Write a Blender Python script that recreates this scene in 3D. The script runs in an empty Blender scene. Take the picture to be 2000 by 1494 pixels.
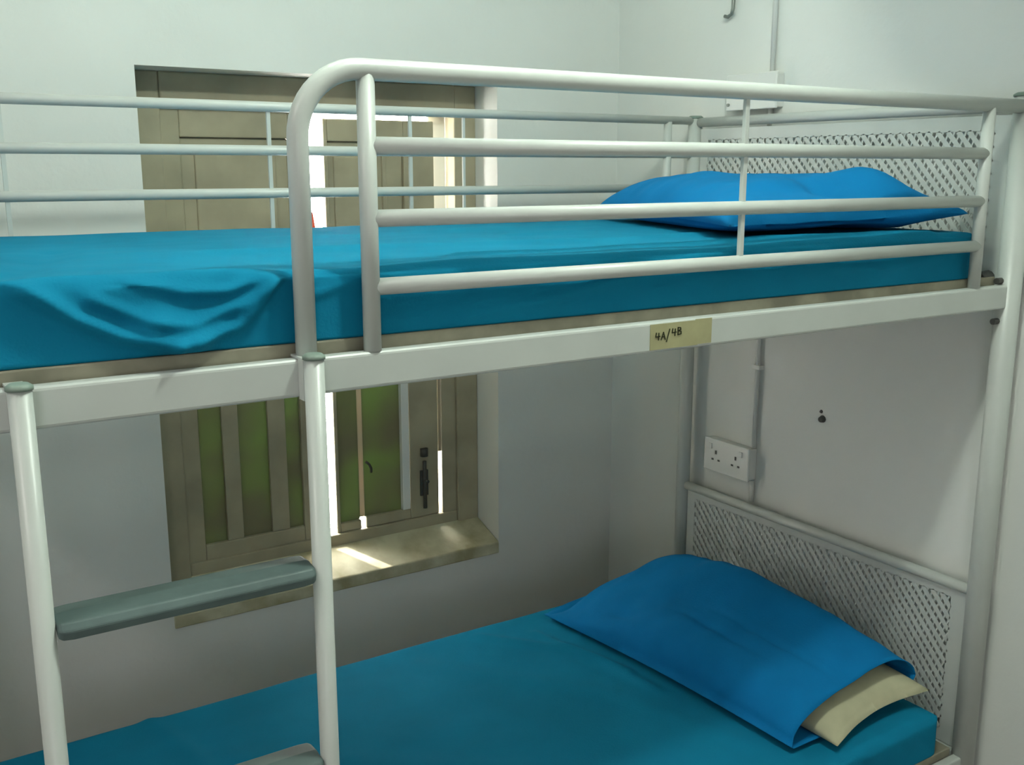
import bpy, bmesh, math, random
from mathutils import Vector, Matrix, noise
random.seed(4)
S = bpy.context.scene
COL = S.collection
PI = math.pi

# ------------------------------------------------------------------ camera
yaw, pitch, roll = 0.5753, -0.2055, -0.0004
fw = Vector((math.sin(yaw)*math.cos(pitch), math.cos(yaw)*math.cos(pitch), math.sin(pitch)))
rt = Vector((math.cos(yaw), -math.sin(yaw), 0)); up = rt.cross(fw)
r2 = rt*math.cos(roll)+up*math.sin(roll); u2 = up*math.cos(roll)-rt*math.sin(roll)
cd = bpy.data.cameras.new('camera'); cam = bpy.data.objects.new('camera', cd); COL.objects.link(cam)
M = Matrix((r2, u2, -fw)).transposed().to_4x4(); M.translation = Vector((-0.4667, -1.2036, 0.2313))
cam.matrix_world = M
cd.sensor_width = 36; cd.lens = 1998.56/2000*36; cd.clip_start = 0.02
S.camera = cam

# ------------------------------------------------------------------ world, sun, lamps, exposure
S.view_settings.view_transform = 'Standard'; S.view_settings.look = 'None'
S.view_settings.gamma = 1; S.view_settings.use_curve_mapping = False
S.view_settings.exposure = 0.0
wd = bpy.data.worlds.new('world'); S.world = wd; wd.use_nodes = True
bg = wd.node_tree.nodes['Background']; bg.inputs[0].default_value = (1.0, 0.97, 0.90, 1); bg.inputs[1].default_value = 40.0
def add_light(name, kind, energy, color, loc, direction=None, size=None, size_y=None):
    l = bpy.data.lights.new(name, kind); l.energy = energy; l.color = color
    o = bpy.data.objects.new(name, l); COL.objects.link(o); o.location = loc
    if direction is not None:
        o.rotation_euler = Vector(direction).to_track_quat('-Z', 'Y').to_euler()
    if kind == 'AREA':
        l.shape = 'RECTANGLE'; l.size = size; l.size_y = size_y or size
    elif kind == 'SUN': l.angle = 0.02
    elif kind == 'POINT': l.shadow_soft_size = size
    return o
add_light('sun', 'SUN', 9.0, (1.0, 0.93, 0.82), (0, 3, 3), (.62*.55, -.78*.55, -1.08))
CEIL = 1.32
add_light('door_fill_light', 'AREA', 12.0, (0.98, 0.94, 1.0), (-1.2, -2.53, -0.1), (0.28, 1, 0.02), 0.6, 1.0)  # added front fill at the invented door, lifts fronts and lower walls
add_light('ceiling_lamp_light', 'POINT', 8.0, (0.80, 1.0, 0.85), (0.12, 0.30, CEIL-0.14), size=0.045)
add_light('aisle_fill_light', 'POINT', 38.0, (0.89, 1.0, 0.88), (0.50, -0.38, CEIL-0.14), size=0.045)  # added overhead source without a fixture, brightens the bed front
add_light('left_fill_light', 'POINT', 18.0, (1.0, 0.92, 0.88), (-1.5, -0.3, CEIL-0.14), size=0.05)  # added warm fill without a fixture, lifts the lower left wall

# ------------------------------------------------------------------ materials
def mat(name, col, rough=0.6, spec=0.5, metal=0.0, var=0.0, vscale=6.0, col2=None, bump=0.0, bscale=60.0, sheen=0.0, detail=4):
    m = bpy.data.materials.new(name); m.use_nodes = True
    nt = m.node_tree; b = nt.nodes['Principled BSDF']
    b.inputs['Base Color'].default_value = (*col, 1); b.inputs['Roughness'].default_value = rough
    b.inputs['Metallic'].default_value = metal
    b.inputs['Specular IOR Level'].default_value = spec
    b.inputs['Sheen Weight'].default_value = sheen
    tc = nt.nodes.new('ShaderNodeTexCoord')
    if var > 0 or col2:
        n = nt.nodes.new('ShaderNodeTexNoise'); n.inputs['Scale'].default_value = vscale; n.inputs['Detail'].default_value = detail
        nt.links.new(tc.outputs['Object'], n.inputs['Vector'])
        r = nt.nodes.new('ShaderNodeValToRGB')
        c2 = col2 or tuple(c*(1-var) for c in col)
        r.color_ramp.elements[0].position = .35; r.color_ramp.elements[1].position = .65
        r.color_ramp.elements[0].color = (*c2, 1); r.color_ramp.elements[1].color = (*col, 1)
        nt.links.new(n.outputs['Fac'], r.inputs['Fac']); nt.links.new(r.outputs['Color'], b.inputs['Base Color'])
    if bump > 0:
        n2 = nt.nodes.new('ShaderNodeTexNoise'); n2.inputs['Scale'].default_value = bscale; n2.inputs['Detail'].default_value = 6
        nt.links.new(tc.outputs['Object'], n2.inputs['Vector'])
        bp = nt.nodes.new('ShaderNodeBump'); bp.inputs['Strength'].default_value = bump; bp.inputs['Distance'].default_value = 0.01
        nt.links.new(n2.outputs['Fac'], bp.inputs['Height']); nt.links.new(bp.outputs['Normal'], b.inputs['Normal'])
    return m
wall_m = mat('painted_plaster', (0.74, 0.76, 0.73), 0.75, 0.2, var=0.06, vscale=2.0, bump=0.15, bscale=25)
ceil_m = mat('ceiling_paint', (0.80, 0.82, 0.79), 0.8, 0.2, var=0.04)
floor_m = mat('floor_tiles', (0.22, 0.18, 0.15), 0.45, 0.4, var=0.2, vscale=4)
metal_m = mat('white_powder_coat', (0.53, 0.56, 0.53), 0.35, 0.5, var=0.05, vscale=12)
frame_m = mat('cream_window_paint', (0.38, 0.34, 0.235), 0.5, 0.4, var=0.22, vscale=7)
sill_m = mat('stained_sill', (0.62, 0.60, 0.44), 0.6, 0.3, var=0.3, vscale=9, col2=(0.36, 0.33, 0.20), bump=.2, bscale=30)
board_m = mat('plywood_base', (0.30, 0.28, 0.21), 0.7, 0.2, var=0.35, vscale=14)
grey_m = mat('grey_plastic_tread', (0.10, 0.145, 0.14), 0.55, 0.4, var=0.2, vscale=20)
sheet_m = mat('blue_sheet', (0.006, 0.20, 0.34), 0.9, 0.08, var=0.14, vscale=5, bump=.10, bscale=220)
case_m = mat('blue_pillowcase', (0.005, 0.175, 0.42), 0.9, 0.08, var=0.12, vscale=7, bump=.10, bscale=220)
cream_m = mat('cream_ticking', (0.52, 0.50, 0.34), 0.85, 0.1, var=0.1, vscale=20)
dark_m = mat('dark_metal', (0.05, 0.05, 0.045), 0.5, 0.5)
steel_m = mat('dull_steel', (0.25, 0.27, 0.25), 0.4, 0.5, metal=0.7)
cap_m = mat('grey_plastic_cap', (0.20, 0.26, 0.22), 0.5, 0.4)
tape_m = mat('yellowed_tape', (0.40, 0.38, 0.21), 0.5, 0.3, var=0.12, vscale=30)
ink_m = mat('black_ink', (0.035, 0.04, 0.02), 0.7, 0.2)
plas_m = mat('white_plastic', (0.72, 0.73, 0.70), 0.35, 0.5)
red_m = mat('red_plastic', (0.75, 0.10, 0.05), 0.5, 0.4)
def glass_mat():
    m = bpy.data.materials.new('frosted_green_glass'); m.use_nodes = True; nt = m.node_tree
    nt.nodes.clear(); out = nt.nodes.new('ShaderNodeOutputMaterial')
    tr = nt.nodes.new('ShaderNodeBsdfTranslucent'); di = nt.nodes.new('ShaderNodeBsdfPrincipled'); mx = nt.nodes.new('ShaderNodeMixShader')
    tc = nt.nodes.new('ShaderNodeTexCoord'); n = nt.nodes.new('ShaderNodeTexNoise'); n.inputs['Scale'].default_value = 4.5; n.inputs['Detail'].default_value = 2
    r = nt.nodes.new('ShaderNodeValToRGB'); e = r.color_ramp.elements
    e[0].position = .38; e[0].color = (0.046, 0.042, 0.030, 1); e[1].position = .62; e[1].color = (0.058, 0.080, 0.030, 1)
    nt.links.new(tc.outputs['Object'], n.inputs['Vector']); nt.links.new(n.outputs['Fac'], r.inputs['Fac'])
    nt.links.new(r.outputs['Color'], tr.inputs['Color'])
    di.inputs['Base Color'].default_value = (0.20, 0.22, 0.13, 1); di.inputs['Roughness'].default_value = .3
    mx.inputs[0].default_value = 0.45
    nt.links.new(tr.outputs[0], mx.inputs[1]); nt.links.new(di.outputs[0], mx.inputs[2]); nt.links.new(mx.outputs[0], out.inputs[0])
    return m
glass_m = glass_mat()
strip_m = glass_mat(); strip_m.name = 'cream_translucent_strip'
for nd in strip_m.node_tree.nodes:
    if nd.type == 'VALTORGB': nd.color_ramp.elements[0].color = (0.085, 0.075, 0.055, 1); nd.color_ramp.elements[1].color = (0.12, 0.10, 0.075, 1)
    if nd.type == 'BSDF_PRINCIPLED': nd.inputs['Base Color'].default_value = (.6, .55, .4, 1)
def lamp_mat():
    m = bpy.data.materials.new('lit_tube'); m.use_nodes = True; b = m.node_tree.nodes['Principled BSDF']
    b.inputs['Emission Color'].default_value = (0.86, 1, 0.9, 1); b.inputs['Emission Strength'].default_value = 4; return m
lit_m = lamp_mat()

# ------------------------------------------------------------------ mesh helpers
def obj(name, bm, m, parent=None, smooth=False, bevel=0.0, segs=2):
    me = bpy.data.meshes.new(name); bmesh.ops.recalc_face_normals(bm, faces=bm.faces[:]); bm.to_mesh(me); bm.free()
    for x in (m if isinstance(m, (list, tuple)) else [m]): me.materials.append(x)
    if smooth:
        for p in me.polygons: p.use_smooth = True
    o = bpy.data.objects.new(name, me); COL.objects.link(o)
    if parent: o.parent = parent
    if bevel > 0:
        b = o.modifiers.new('bevel', 'BEVEL'); b.width = bevel; b.segments = segs; b.limit_method = 'ANGLE'
    return o
def tag(o, label=None, cat=None, group=None, kind=None):
    if label: o['label'] = label
    if cat: o['category'] = cat
    if group: o['group'] = group
    if kind: o['kind'] = kind
    return o
def empty(name, loc=(0, 0, 0)):
    o = bpy.data.objects.new(name, None); COL.objects.link(o); o.location = loc; o.empty_display_size = .1
    return o
def box(bm, x0, x1, y0, y1, z0, z1, mi=0):
    vs = [bm.verts.new((x, y, z)) for x in (x0, x1) for y in (y0, y1) for z in (z0, z1)]
    for f in ((0,1,3,2),(4,6,7,5),(0,4,5,1),(2,3,7,6),(0,2,6,4),(1,5,7,3)):
        fc = bm.faces.new([vs[i] for i in f]); fc.material_index = mi
    return bm
def nb(): return bmesh.new()
def B(*a): return box(nb(), *a)
def tube(bm, pts, r, n=16, caps=True, mi=0, squash=None):
    pts = [Vector(p) for p in pts]; rings = []; prev = None
    for i, p in enumerate(pts):
        a = pts[max(i-1, 0)]; b = pts[min(i+1, len(pts)-1)]; t = (b-a).normalized()
        if prev is None:
            ref = Vector((0, 0, 1)) if abs(t.z) < .9 else Vector((0, 1, 0))
            nrm = t.cross(ref).normalized()
        else: nrm = (prev - t*prev.dot(t)).normalized()
        prev = nrm; bn = t.cross(nrm)
        rr = r[i] if isinstance(r, (list, tuple)) else r
        rings.append([bm.verts.new(p + nrm*math.cos(2*PI*k/n)*rr + bn*math.sin(2*PI*k/n)*rr) for k in range(n)])
    for a, b in zip(rings, rings[1:]):
        for k in range(n):
            f = bm.faces.new((a[k], a[(k+1) % n], b[(k+1) % n], b[k])); f.smooth = True; f.material_index = mi
    if caps:
        for rg in (rings[0], rings[-1]):
            f = bm.faces.new(rg); f.material_index = mi
    return bm
def T(pts, r, n=16): return tube(nb(), pts, r, n)
def tobj(name, pts, r, m, parent, n=20):
    return obj(name, T(pts, r, n), m, parent)
def fixsmooth(o):
    return o

# ------------------------------------------------------------------ room
FLOOR = -1.36; XW = 1.57; YW = 1.34; XL = -2.3; YF = -2.6
tag(obj('floor', B(XL-.2, XW+.2, YF-.2, YW+.4, FLOOR-.1, FLOOR), floor_m), kind='structure')
tag(obj('ceiling', B(XL-.2, XW+.2, YF-.2, YW+.4, CEIL, CEIL+.1), ceil_m), kind='structure')
tag(obj('wall_right', B(XW, XW+.2, YF-.2, YW+.4, FLOOR, CEIL), wall_m), kind='structure')
tag(obj('wall_front', B(XL-.2, XW, YF-.2, YF, FLOOR, CEIL), wall_m), kind='structure')
dr = tag(empty('added_door', (-1.2, -2.6, FLOOR)), kind='structure')  # unseen door, made up to carry the front fill
b = nb()
box(b, -.42, -.32, 0, .04, 0, 1.98); box(b, .32, .42, 0, .04, 0, 1.98); box(b, -.32, .32, 0, .04, 1.86, 1.98); box(b, -.32, .32, 0, .04, 0, .62)
obj('door_stiles', b, frame_m, dr, bevel=.003)
obj('frosted_pane', B(-.32, .32, .015, .022, .62, 1.86), plas_m, dr)
obj('door_handle', T([(.37, .04, 1.0), (.37, .085, 1.0), (.29, .09, 1.0)], .009, 10), steel_m, dr)
# back wall with the window recess cut through it
WX0, WX1, WZ0, WZ1 = 0.142, 1.133, -0.90, 0.468
b = nb()
box(b, XL-.2, WX0, YW, YW+.2, FLOOR, CEIL); box(b, WX1, XW, YW, YW+.2, FLOOR, CEIL)
box(b, WX0, WX1, YW, YW+.2, WZ1, CEIL); box(b, WX0, WX1, YW, YW+.2, FLOOR, WZ0)
tag(obj('wall_back', b, wall_m), kind='structure')
tag(obj('wall_left', B(XL-.2, XL, YF, YW, FLOOR, CEIL), wall_m), kind='structure')

# ------------------------------------------------------------------ window
win = tag(empty('window_1', (.64, 1.46, WZ0)), kind='structure')
win_off = Vector((-.64, -1.46, -WZ0))
def wobj(name, bm, m, parent=win, **k):
    bmesh.ops.translate(bm, verts=bm.verts[:], vec=win_off); return obj(name, bm, m, parent, **k)
FY = 1.46
b = nb()
box(b, WX0, .225, FY, FY+.07, WZ0+.03, WZ1)            # left stile
box(b, 1.06, WX1, FY, FY+.07, WZ0+.03, WZ1)            # right stile
box(b, .225, 1.06, FY-.004, FY+.07, .382, WZ1)         # head
box(b, .225, 1.06, FY+.005, FY+.07, WZ0+.03, -.818)
box(b, .225, .603, FY+.045, FY+.07, .36, .39)
wobj('window_frame', b, frame_m, bevel=.004)
b = nb()   # sloped sill
v = [b.verts.new(c) for c in ((WX0,YW-.004,-.935),(WX1,YW-.004,-.935),(WX1,YW-.004,-.898),(WX0,YW-.004,-.898),(WX0,FY+.07,-.935),(WX1,FY+.07,-.935),(WX1,FY+.07,-.828),(WX0,FY+.07,-.828))]
for f in ((0,1,2,3),(4,7,6,5),(3,2,6,7),(0,4,5,1),(0,3,7,4),(1,5,6,2)): b.faces.new([v[i] for i in f])
wobj('window_sill', b, sill_m, bevel=.004)
def leaf(x0, x1, ztop, bars, dy, pale):
    """one shutter leaf: solid boards above, frosted panes between bars below"""
    b = nb(); y0, y1 = FY+.012+dy, FY+.040+dy
    w = .045
    box(b, x0-.004, x0+w, y0, y1, -.822, ztop); box(b, x1-w, x1, y0, y1, -.822, ztop)
    box(b, x0+w, x1-w, y0, y1, ztop-.075, ztop); box(b, x0+w, x1-w, y0, y1, -.822, -.775)
    box(b, x0+w, x1-w, y0, y1, -.08, .02)
    o = wobj('shutter_leaf', b, frame_m, bevel=.003)
    p = nb()
    box(p, x0+w, x1-w, y0+.010, y1-.008, .02, ztop-.075)
    box(p, x0+w+.035, x1-w-.035, y0+.004, y1-.008, .05, ztop-.115)
    wobj('shutter_panel', p, frame_m, o, bevel=.004)
    for bx0, bx1 in bars:
        wobj('glazing_bar', B(bx0, bx1, y0+.002, y1-.002, -.775, -.08), frame_m, o, bevel=.002)
    wobj('frosted_pane', B(x0+w, x1-w, y0+.012, y0+.016, -.775, -.08), glass_m, o)
    return o
leaf(.227, .603, .386, [(.335, .380), (.463, .514)], 0, 0)
# right leaf: boards with open slits between them, standing clear of the frame
x0, x1, zt = .657, .998, .366
y0, y1 = FY+.012, FY+.040
b = nb()
box(b, x0, x0+.012, y0, y1, -.818, zt)
box(b, x1-.098, x1, y0, y1, -.818, zt); box(b, x0+.012, x1-.098, y0, y1, zt-.060, zt); box(b, x0+.012, x1-.098, y0, y1, -.08, .02)
box(b, x0+.012, .735, y0, y1, -.818, -.79); box(b, .751, x1-.098, y0, y1, -.818, -.785)
rl = wobj('shutter_leaf', b, frame_m, bevel=.003)
p = nb(); box(p, x0+.012, x1-.098, y0+.010, y1-.008, .02, zt-.060); box(p, x0+.03, .80, y0+.004, y1-.008, .05, zt-.10)
wobj('shutter_panel', p, frame_m, rl, bevel=.004)
wobj('shutter_panel', B(.833, .846, y0+.002, y1-.01, .02, zt-.06), frame_m, rl, bevel=.003)
wobj('frosted_pane', B(x0+.012, .735, y0+.012, y0+.016, -.79, -.08), glass_m, rl)
wobj('frosted_pane', B(.751, .872, y0+.012, y0+.016, -.785, -.08), glass_m, rl)
wobj('lit_strip', B(.735, .751, y0+.012, y0+.016, -.785, -.08), strip_m, rl)
wobj('lit_strip', B(1.0, 1.0095, FY+.016, FY+.020, -.62, -.03), strip_m, rl)
wobj('glazing_bar', B(.872, .897, y0-.004, y1-.006, -.785, -.08), plas_m, rl, bevel=.002)
b = nb(); tube(b, [(.945, y0-.008, -.79), (.945, y0-.008, -.64)], .006, 10); box(b, .932, .958, y0-.006, y0, -.75, -.67)
tube(b, [(.945, y0-.008, -.70), (.945, y0-.03, -.70)], .005, 8); tube(b, [(.945, y0-.006, -.625), (.945, y0-.006, -.60)], .012, 10)
wobj('bolt_latch', b, dark_m, rl)
wobj('hook_catch', T([(.748, y0-.012, -.61), (.757, y0-.016, -.618), (.764, y0-.014, -.632), (.766, y0-.01, -.645)], .004, 8), dark_m, rl)
# bright jamb seen through the side gap
wobj('window_jamb', B(1.000, 1.058, FY+.052, FY+.062, -.1, .382), plas_m, bevel=.002)
wobj('jamb_strip', B(1.010, 1.06, FY+.010, FY+.045, -.84, -.03), frame_m, bevel=.002)
tag(obj('plastic_peg', T([(.618, 1.475, .0), (.618, 1.475, .06), (.615, 1.475, .116)], [.011, .010, .005], 10), red_m),
    'small red plastic peg standing in the bright gap between the shutters', 'peg')

# ------------------------------------------------------------------ bunk bed
bed = tag(empty('bunk_bed', (0.45, .475, FLOOR)), 'white tubular metal bunk bed with guard rails and ladder', 'bunk bed')
boff = Vector((-.45, -.475, -FLOOR))
def bobj(name, bm, m, parent=bed, **k):
    bmesh.ops.translate(bm, verts=bm.verts[:], vec=boff); return obj(name, bm, m, parent, **k)
W = .95; XH = 1.530; XF = -0.56; PR = .022
def post(x, y, top, r):
    o = bobj('corner_post', T([(x, y, FLOOR+.02), (x, y, top)], r, 28), metal_m)
    bobj('post_cap', T([(x, y, top), (x, y, top+.004), (x, y, top+.008)], [r*1.08, r*1.08, r*.8], 28), cap_m, o)
    bobj('foot_cap', T([(x, y, FLOOR), (x, y, FLOOR+.025)], r*1.12, 24), dark_m, o)
    return o
pf = post(XH, 0, .372, .0245); pb = post(XH, W, .366, .0195)
post(XF, 0, .372, .0245); post(XF, W, .366, .0195)
# bolts through the head posts
for (yy, zz, pp) in ((0, -.075, pf), (0, .008, pf), (W, -.235, pb)):
    bobj('bolt', T([(XH-.040, yy+.004, zz), (XH+.030, yy+.004, zz)], .0065, 10), dark_m, pp)
bobj('end_plug', T([(XH-.065, .03, .012), (XH-.03, .03, .012)], [.014, .016], 12), dark_m, pf)
# side rails: angle section with rounded top edge
def rail(name, y0, y1, z0, z1, x0=XF, x1=XH):
    return bobj(name, B(x0, x1, y0, y1, z0, z1), metal_m, bevel=.005, segs=3)
fr = rail('side_rail', -.010, .012, -.0485, 0.0)
rail('side_rail', W-.012, W+.010, -.0485, 0.0)
rail('side_rail', -.010, .012, -1.11, -1.062)
rail('side_rail', W+.022, W+.044, -1.11, -1.062)
for zz in (0.0, -1.062):
    for xx in (XH, XF): bobj('cross_rail', B(xx-.012, xx+.012, .012, W-.012, zz-.0485, zz), metal_m, bevel=.004)
# label on the rail: yellowed tape with handwriting
b = nb()
box(b, .561, .660, -.0112, -.0099, -.0435, -.0035, 0)
box(b, .655, .690, -.0108, -.0099, -.0425, -.0020, 0)
def strokes(b, sts, ox, oz, s, w=.0016, y=-.0122):
    for st in sts:
        for (a, c) in zip(st, st[1:]):
            p = Vector((ox+a[0]*s, 0, oz+a[1]*s)); q = Vector((ox+c[0]*s, 0, oz+c[1]*s)); d = (q-p).normalized(); n = Vector((-d.z, 0, d.x))*w/2
            p = p-d*w*.3; q = q+d*w*.3
            vs = [b.verts.new((k.x, y, k.z)) for k in (p+n, q+n, q-n, p-n)] + [b.verts.new((k.x, -.0110, k.z)) for k in (p+n, q+n, q-n, p-n)]
            for f in ((0,1,2,3),(4,7,6,5),(0,4,5,1),(1,5,6,2),(2,6,7,3),(3,7,4,0)):
                fc = b.faces.new([vs[i] for i in f]); fc.material_index = 1
FOUR = [[(.1, 1), (0, .45), (.75, .5)], [(.55, .95), (.5, 0)]]
AA = [[(0, 0), (.4, 1), (.75, 0)], [(.12, .38), (.65, .38)]]
SL = [[(0, -.35), (.55, 1.35)]]
BB = [[(.05, 0), (.05, 1), (.5, .95), (.55, .7), (.1, .52), (.6, .45), (.62, .1), (.05, 0)]]
sc = .0115
for g, ox, oz in ((FOUR, .5715, -.0285), (AA, .5825, -.0285), (SL, .5935, -.0285), (FOUR, .605, -.0245), (BB, .6165, -.0235)):
    strokes(b, g, ox, oz, sc)
bobj('tape_label', b, [tape_m, ink_m], fr)['label'] = 'yellowed tape marked 4A/4B in black ink'
# bed boards
for zz in (0.0, -1.062):
    bobj('bed_board', B(XF+.03, XH-.03, .0135, W-.0135, zz-.004, zz+.016), board_m, bevel=.002)
# front guard rail
zt = .3522; R = .085
arc = [(.0059, 0, 0.0), (.0059, 0, zt-R)]
for k in range(1, 12):
    a = PI/2*k/11; arc.append((.0059+R-R*math.cos(a), 0, zt-R+R*math.sin(a)))
arc += [(.4, 0, zt), (.9, 0, zt), (XH-.020, 0, zt)]
bobj('guard_top_tube', T(arc, .0133, 24), metal_m)
for x in (.0971, 1.4069): bobj('guard_upright', T([(x, 0, 0), (x, 0, zt-.004)], .0118, 20), metal_m)
for z in (.2605, .1698, .0826): bobj('guard_bar', T([(.0971, 0, z), (1.4069, 0, z)], .0112, 18), metal_m)
bobj('guard_strip', B(.7525, .7610, -.004, .004, .085, zt-.008), metal_m, bevel=.001)
# back guard rail
for z in (.3603, .2706, .1813): bobj('guard_bar', T([(XF, W, z), (XH-.01, W, z)], .0107, 18), metal_m)
for x, h in ((.315, .004), (.651, .004), (.793, .003), (-.2, .004)):
    bobj('guard_strip', B(x-h, x+h, W-.003, W+.003, 0, .3603), metal_m)
bobj('guard_upright', T([(1.431, W, 0), (1.431, W, .356)], .011, 18), metal_m)
# head and foot ends: top bar, solid margins and a slanted expanded-metal sheet
def mesh_panel(name, x, z0, z1, zbar, th=.0016):
    pan = bobj('end_bar', T([(x, .018, zbar), (x, W-.018, zbar)], .0125, 18), metal_m)
    b = nb(); y0, y1 = .024, W-.024
    m0 = .030
    box(b, x-th/2, x+th/2, y0, y1, z1-m0, z1); box(b, x-th/2, x+th/2, y0, y1, z0, z0+m0)
    box(b, x-th/2, x+th/2, y0, y0+.040, z0+m0, z1-m0); box(b, x-th/2, x+th/2, y1-.03, y1, z0+m0, z1-m0)
    ya, yb, za, zb = y0+.040, y1-.03, z0+m0, z1-m0
    def clip(p, q):
        t0, t1 = 0., 1.; d = (q[0]-p[0], q[1]-p[1])
        for (pp, dd, lo, hi) in ((p[0], d[0], ya, yb), (p[1], d[1], za, zb)):
            if abs(dd) < 1e-9:
                if pp < lo or pp > hi: return None
                continue
            a, c = (lo-pp)/dd, (hi-pp)/dd
            if a > c: a, c = c, a
            t0 = max(t0, a); t1 = min(t1, c)
        if t1-t0 < 1e-4: return None
        return (p[0]+d[0]*t0, p[1]+d[1]*t0), (p[0]+d[0]*t1, p[1]+d[1]*t1)
    def family(slope, pitch, w, dx, off=0):
        L = (yb-ya)+(zb-za)/abs(slope)+.1; n = int(2*L/pitch)
        for i in range(-n, n):
            yc = ya+off+i*pitch
            p = (yc, za-.001); q = (yc+(zb-za+.002)/slope, zb+.001)
            c = clip(p, q)
            if not c: continue
            (a0, a1), (c0, c1) = c; d = Vector((c0-a0, c1-a1)); d.normalize(); nn = Vector((-d.y, d.x))*w/2
            vs = []
            for s in (x-th/2+dx, x+th/2+dx):
                for (u, v_) in ((a0+nn.x, a1+nn.y), (c0+nn.x, c1+nn.y), (c0-nn.x, c1-nn.y), (a0-nn.x, a1-nn.y)):
                    vs.append(b.verts.new((s, u, v_)))
            for f in ((0,1,2,3),(4,7,6,5),(0,4,5,1),(1,5,6,2),(2,6,7,3),(3,7,4,0)): b.faces.new([vs[k] for k in f])
    family(1.10, .0245, .0105, 0.0)
    family(-2.4, .0135, .0042, .0004, .004)
    bobj(name, b, metal_m, pan)
    return pan
mesh_panel('mesh_sheet', XH, 0.0, .338, .3555)
mesh_panel('mesh_sheet', XH, -1.06, -.678, -.676)
mesh_panel('mesh_sheet', XF, 0.0, .338, .3555)
mesh_panel('mesh_sheet', XF, -1.06, -.678, -.676)
# ladder
def lpost(x, cap=True):
    o = bobj('ladder_post', T([(x, -.038, FLOOR+.02), (x, -.038, .004)], .0125, 22), metal_m)
    bobj('post_cap', T([(x, -.038, .004), (x, -.038, .008), (x, -.038, .011)], [.0142, .0142, .010], 22), cap_m, o)
    b = nb(); box(b, x-.010, x+.010, -.030, .016, .0005, .0035); box(b, x-.010, x+.010, -.0265, -.0105, -.05, .0005)
    bobj('ladder_hook', b, metal_m, o)
    bobj('foot_cap', T([(x, -.038, FLOOR), (x, -.038, FLOOR+.025)], .0145, 18), dark_m, o)
lpost(-.329); lpost(0.0)
for k in range(4):
    z = -.256-.268*k
    b = nb(); n = 12; ys = []
    prof = [(-.052, -.026), (-.055, -.014), (-.049, -.005), (-.024, -.001), (.002, -.003), (.008, -.010), (.006, -.024), (-.018, -.016), (-.034, -.016)]
    ends = []
    for xx, s in ((-.3165, .80), (-.312, .95), (-.300, 1), (-.029, 1), (-.017, .95), (-.0125, .80)):
        ends.append([b.verts.new((xx, -.032+(py+.032)*s, z+(pz+.008)*s-.008)) for py, pz in prof])
    for a, c in zip(ends, ends[1:]):
        for i in range(len(prof)):
            j = (i+1) % len(prof); b.faces.new((a[i], a[j], c[j], c[i]))
    b.faces.new(ends[0]); b.faces.new(ends[-1])
    tr = bobj('ladder_tread', b, grey_m, bevel=.002)

# ------------------------------------------------------------------ mattresses
def polydist(p, line):
    best = 9
    for a, c in zip(line, line[1:]):
        dx, dy = c[0]-a[0], c[1]-a[1]; L = dx*dx+dy*dy
        t = max(0, min(1, ((p[0]-a[0])*dx+(p[1]-a[1])*dy)/L))
        best = min(best, math.hypot(p[0]-a[0]-dx*t, p[1]-a[1]-dy*t))
    return best
def mattress(name, x0, x1, y0, y1, z0, z1, rad, ridges, topr, seed, nx=300):
    # cross-section: rounded rectangle, walked round as a loop
    prof = []
    def line(a, c, n):
        for k in range(n): prof.append((a[0]+(c[0]-a[0])*k/n, a[1]+(c[1]-a[1])*k/n))
    def arc(cy, cz, a0, a1, n):
        for k in range(n): a = a0+(a1-a0)*k/n; prof.append((cy+rad*math.cos(a), cz+rad*math.sin(a)))
    line((y0, z0), (y0, z1-rad), 22)
    arc(y0+rad, z1-rad, PI, PI/2, 8)
    line((y0+rad, z1), (y1-rad, z1), 70)
    arc(y1-rad, z1-rad, PI/2, 0, 6)
    line((y1, z1-rad), (y1, z0), 5)
    line((y1, z0), (y0, z0), 8)
    b = nb(); cy, cz = (y0+y1)/2, (z0+z1)/2; rings = []
    xs = []
    e = .03
    for k in range(6): xs.append((x0+e*(1-math.cos(PI/2*k/6)), k/6))
    for k in range(nx+1): xs.append((x0+e+(x1-x0-2*e)*k/nx, 1))
    for k in range(1, 7): xs.append((x1-e+e*math.sin(PI/2*k/6), 1-k/6))
    for x, s in xs:
        ins = rad*.9*(1-math.sqrt(max(0, 1-(1-s)**2)))
        ring = []
        for (py, pz) in prof:
            ny = max(y0+ins, min(y1-ins, py)); nz = min(z1-ins*.8, pz)
            d = 0; dz = 0
            if py < y0+rad*1.5 and pz > z0+.002:      # front face
                f = 1 if py <= y0+1e-6 else max(0, 1-(py-y0)/(rad*1.5))
                for ln, amp, w in ridges:
                    dd = polydist((x, pz), ln); d += amp*math.exp(-(dd/w)**2)
                d += .004*noise.noise(Vector((x*5, pz*14, seed)))+.0018*noise.noise(Vector((x*24+pz*30, pz*18, seed+3)))
                d *= f*s
            if pz > z1-rad*.6:
                g = s
                dz += .005*noise.noise(Vector((x*2.2, py*3, seed+5)))+.0026*noise.noise(Vector((x*6, py*13, seed+8)))
                for ln, amp, w in topr:
                    dd = polydist((x, py), ln)
                    if dd < w*3: dz += amp*math.exp(-(dd/w)**2)
                dz = (dz-.004)*g
            ring.append(b.verts.new((x, ny-d, nz+dz)))
        rings.append(ring)
    n = len(prof)
    for a, c in zip(rings, rings[1:]):
        for i in range(n): b.faces.new((a[i], a[(i+1) % n], c[(i+1) % n], c[i]))
    b.faces.new(rings[0]); b.faces.new(rings[-1])
    return obj(name, b, sheet_m, smooth=True)
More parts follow.
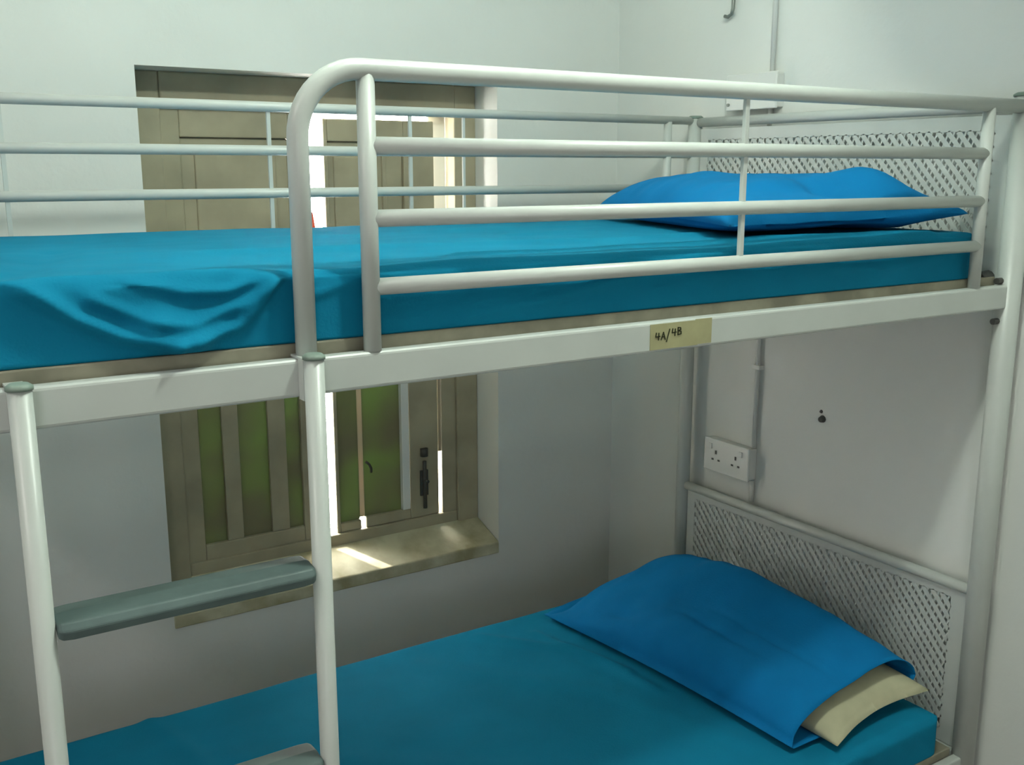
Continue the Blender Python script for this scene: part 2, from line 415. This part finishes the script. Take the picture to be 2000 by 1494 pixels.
ridges = [
 ([(-.345,.125),(-.30,.098),(-.262,.068),(-.215,.044),(-.155,.028)], .018, .009),
 ([(-.030,.105),(-.045,.075),(-.075,.045),(-.150,.027)], .014, .010),
 ([(-.24,.088),(-.185,.060),(-.13,.052),(-.07,.070),(-.02,.100)], .010, .008),
 ([(-.20,.110),(-.14,.090),(-.085,.088),(-.03,.108)], .009, .007),
 ([(-.17,.05),(-.13,.03)], .022, .022),
 ([(.02,.075),(.10,.095),(.22,.090)], .004, .009),
 ([(.25,.03),(.42,.05),(.6,.085),(.72,.10)], .004, .010),
 ([(.10,.03),(.28,.05),(.40,.04)], .003, .010),
 ([(1.0,.06),(1.15,.05),(1.35,.07)], .003, .010),
]
topr = [
 ([(.0,.35),(.5,.30),(1.0,.25)], .004, .03), ([(.2,.6),(.9,.62)], .004, .03), ([(.3,.12),(.9,.10),(1.3,.04)], .005, .018),
 ([(-.4,.05),(-.28,.20),(-.2,.5)], -.006, .03), ([(-.34,.02),(-.2,.05),(-.05,.02)], .006, .02), ([(.6,.45),(.85,.5),(1.0,.7)], .004, .02),
]
tag(mattress('mattress', -.50, 1.425, .0175, .930, .0165, .112, .020, ridges, topr, 1.0),
    'thin mattress in a rumpled bright blue sheet on the upper bunk', 'mattress')
ridges2 = [([(.2,-1.0),(.6,-.98)], .005, .02)]
topr2 = [([(.93,.84),(.98,.60),(1.00,.45)], .008, .016), ([(.80,.90),(.95,.72),(1.0,.55)], .008, .018), ([(.60,.86),(.9,.5),(1.0,.2)], .004, .03),
 ([(.1,.7),(.5,.4),(.8,.1)], .004, .03), ([(1.2,.03),(1.4,.05)], .006, .03), ([(-.02,.95),(.03,.75),(.02,.5)], .006, .02)]
tag(mattress('mattress', -.50, 1.455, .014, .968, -1.0455, -.950, .024, ridges2, topr2, 7.0),
    'thin mattress in a teal-blue sheet on the lower bunk', 'mattress')

# ------------------------------------------------------------------ pillows
def pillow_mesh(c, thick, floor_z, seed, open_end=False, hump=None, fr=(0, 1), wr=1.0, n=72, minth=.0):
    """c: four corners a(u0,v0) b(u1,v0) c(u1,v1) d(u0,v1). Two puffed faces joined round the seam."""
    a, bq, cc, d = [Vector(k) for k in c]; b = nb()
    nrm = (bq-a).cross(d-a).normalized()
    if nrm.z < 0: nrm = -nrm
    grids = []
    for side in (1, -1):
        g = []
        for i in range(n+1):
            row = []
            for j in range(n+1):
                u, v = i/n, fr[0]+(fr[1]-fr[0])*j/n
                # corners stay out, edges pull in a little
                eu = u+.035*math.sin(PI*v)*(1-2*u)*(abs(2*u-1)**2)
                ev = v+(.0 if open_end else .035*math.sin(PI*u)*(1-2*v)*(abs(2*v-1)**2))
                p = (a*(1-eu)+bq*eu)*(1-ev)+(d*(1-eu)+cc*eu)*ev
                pu = max(0, 1-abs(2*u-1)**3.0)**.52
                if open_end: pv = max(0, 1-(1-v)**6 if v < .5 else 1-.45*((v-.5)/.5)**2)**.8; pv = max(pv, 0)
                else: pv = max(0, 1-abs(2*v-1)**3.2)**.5
                h = thick*pu*pv
                if hump: h += sum(am*pu*math.exp(-((u-hu)/su)**2-((v-hv)/sv)**2) for hu, hv, su, sv, am in hump)
                w = pu**.5
                h += wr*w*(.006*noise.noise(Vector((u*4, v*5, seed)))+.0035*noise.noise(Vector((u*5+v*4, v*17, seed+2)))) if side > 0 else 0
                share = .72 if side > 0 else .28
                q = p+nrm*(h*share*side)
                if side > 0: q.z = max(q.z, floor_z+.003)
                else: q.z = max(q.z, floor_z+.0005)
                row.append(b.verts.new(q))
            g.append(row)
        for i in range(n):
            for j in range(n): b.faces.new((g[i][j], g[i+1][j], g[i+1][j+1], g[i][j+1]))
        grids.append(g)
    t, o = grids
    def seam(A, Bv):
        for k in range(len(A)-1):
            try: b.faces.new((A[k], A[k+1], Bv[k+1], Bv[k]))
            except ValueError: pass
    seam(t[0], o[0]); seam(t[n], o[n]); seam([r[0] for r in t], [r[0] for r in o])
    if not open_end: seam([r[n] for r in t], [r[n] for r in o])
    return b
ub = pillow_mesh(((.815,.085,.134),(1.440,.040,.144),(1.470,.80,.138),(1.10,.83,.138)), .112, .1165, 3.3,
    hump=[(.74,.15,.12,.13,.050), (.40,.13,.20,.06,-.026), (.22,.8,.3,.3,.01), (.50,.17,.05,.10,-.020), (.60,.06,.16,.05,-.012)], wr=1.8)
tag(obj('pillow', ub, case_m, smooth=True), 'flat rumpled blue pillow lying at the head of the upper bunk', 'pillow')
lp = tag(empty('pillow', (1.25, .45, -.945)), 'blue pillow with cream filling sticking out, on the lower bunk', 'pillow')
poff = Vector((-1.25, -.45, .945))
PC = ((1.00,.90,-.942),(1.415,.865,-.865),(1.455,.085,-.885),(1.055,.085,-.935))
cb = pillow_mesh(PC, .155, -.9405, 9.1, open_end=True, hump=[(.80,.50,.26,.42,.080), (.12,.12,.22,.2,-.03), (.16,.30,.05,.06,-.022), (.30,.62,.025,.12,-.010), (.42,.75,.02,.15,-.008)], wr=2.0)
bmesh.ops.translate(cb, verts=cb.verts[:], vec=poff)
case = obj('pillowcase', cb, case_m, lp, smooth=True)
sm = case.modifiers.new('cloth', 'SOLIDIFY'); sm.thickness = .002; sm.offset = -1
ib = pillow_mesh(((1.10,.80,-.935),(1.40,.80,-.870),(1.452,.045,-.905),(1.135,.035,-.933)), .098, -.9385, 5.2, wr=.6)
bmesh.ops.translate(ib, verts=ib.verts[:], vec=poff)
obj('pillow_filling', ib, cream_m, lp, smooth=True)['label'] = 'cream inner pillow poking out of the open end'

# ------------------------------------------------------------------ things on the head wall
def wbox(name, y0, y1, z0, z1, depth, label, holes):
    e = tag(empty(name, (XW, (y0+y1)/2, z0)), label, 'socket'); off = Vector((-XW, -(y0+y1)/2, -z0))
    def o2(n, bm, m, par, **k):
        bmesh.ops.translate(bm, verts=bm.verts[:], vec=off); return obj(n, bm, m, par, **k)
    o2('back_box', B(XW-depth+.008, XW, y0, y1, z0, z1), plas_m, e, bevel=.003)
    fp = o2('face_plate', B(XW-depth, XW-depth+.009, y0-.003, y1+.003, z0-.003, z1+.003), plas_m, e, bevel=.003)
    X = XW-depth
    if holes:
        for yc in (y0+(y1-y0)*.27, y0+(y1-y0)*.73):
            zc = (z0+z1)/2-.004
            b = nb(); box(b, X-.0008, X+.002, yc-.003, yc+.003, zc+.009, zc+.019)
            for s in (-1, 1): box(b, X-.0008, X+.002, yc+s*.012-.004, yc+s*.012+.004, zc-.010, zc-.005)
            o2('pin_holes', b, dark_m, fp)
            o2('rocker_switch', B(X-.005, X, yc-.006+(.02 if yc > (y0+y1)/2 else -.02), yc+.006+(.02 if yc > (y0+y1)/2 else -.02), z1-.026, z1-.010), plas_m, fp, bevel=.0015)
    else:
        o2('rocker_switch', B(X-.005, X, (y0+y1)/2-.012, (y0+y1)/2+.012, (z0+z1)/2-.014, (z0+z1)/2+.014), plas_m, fp, bevel=.002)
        o2('plate_screw', T([(X-.004, y1-.008, z0+.012), (X+.002, y1-.008, z0+.012)], .004, 10), steel_m, fp)
    return e
wbox('wall_socket', .702, .868, -.606, -.518, .036, 'white double wall socket beside the lower bunk', True)
wbox('wall_switch', .672, .842, .385, .470, .032, 'white switch box on the wall above the upper bunk head', False)['category'] = 'switch'
CY = .707
def conduit(z0, z1, label):
    o = tag(obj('cable_conduit', T([(XW-.009, CY, z0), (XW-.009, CY, z1)], .0065, 12), plas_m), label, 'conduit')
    n = int((z1-z0)/.3)
    for k in range(n):
        zc = z0+(k+.5)*(z1-z0)/max(n, 1)
        obj('conduit_clip', B(XW-.017, XW, CY-.014, CY+.014, zc-.006, zc+.006), plas_m, o, bevel=.001)
    return o
conduit(.470, CEIL, 'thin white conduit running up the wall from the switch box')
conduit(-.515, .383, 'thin conduit dropping from the switch box to the wall socket')
conduit(-.670, -.609, 'short conduit stub below the wall socket')
tag(obj('wall_hook', T([(XW-.004, .852, .80), (XW-.012, .852, .72), (XW-.012, .852, .645), (XW-.013, .856, .630), (XW-.014, .868, .624), (XW-.014, .880, .627)], .0048, 10), steel_m),
    'thin grey wire hook hanging high on the right wall', 'hook')
b = nb(); tube(b, [(XW, .486, -.390), (XW-.010, .486, -.391)], [.010, .007], 10); tube(b, [(XW, .492, -.372), (XW-.004, .492, -.372)], [.005, .003], 8)
tag(obj('wall_plug', b, dark_m), 'small dark plug in the wall above the lower pillow', 'wall plug')

# ------------------------------------------------------------------ lamp and shadow-casting globe, added for the lighting (outside the frame)
lf = tag(empty('ceiling_lamp', (.12, .35, CEIL)), 'ceiling tube lamp above the upper bunk', 'lamp')
obj('lamp_body', B(-.06, .06, -.33, .33, -.05, 0), plas_m, lf, bevel=.006)
obj('lamp_tube', T([(0, -.29, -.062), (0, .29, -.062)], .010, 14), lit_m, lf)
lan = tag(empty('shadow_globe', (1.035, -.28, 1.055)), 'round paper lantern added out of view to cast a round shadow on the wall', 'globe')
b = nb(); n = 40; rows = []
for i in range(1, 24):
    a = PI*i/24; rr = .27*math.sin(a)*(1+.012*(-1)**i)
    rows.append([b.verts.new((rr*math.cos(2*PI*k/n), rr*math.sin(2*PI*k/n), .255*math.cos(a))) for k in range(n)])
for a, c in zip(rows, rows[1:]):
    for k in range(n): b.faces.new((a[k], a[(k+1) % n], c[(k+1) % n], c[k]))
obj('globe_shell', b, plas_m, lan)
obj('hanging_cord', T([(0, 0, .24), (0, 0, CEIL-1.055)], .003, 8), plas_m, lan)
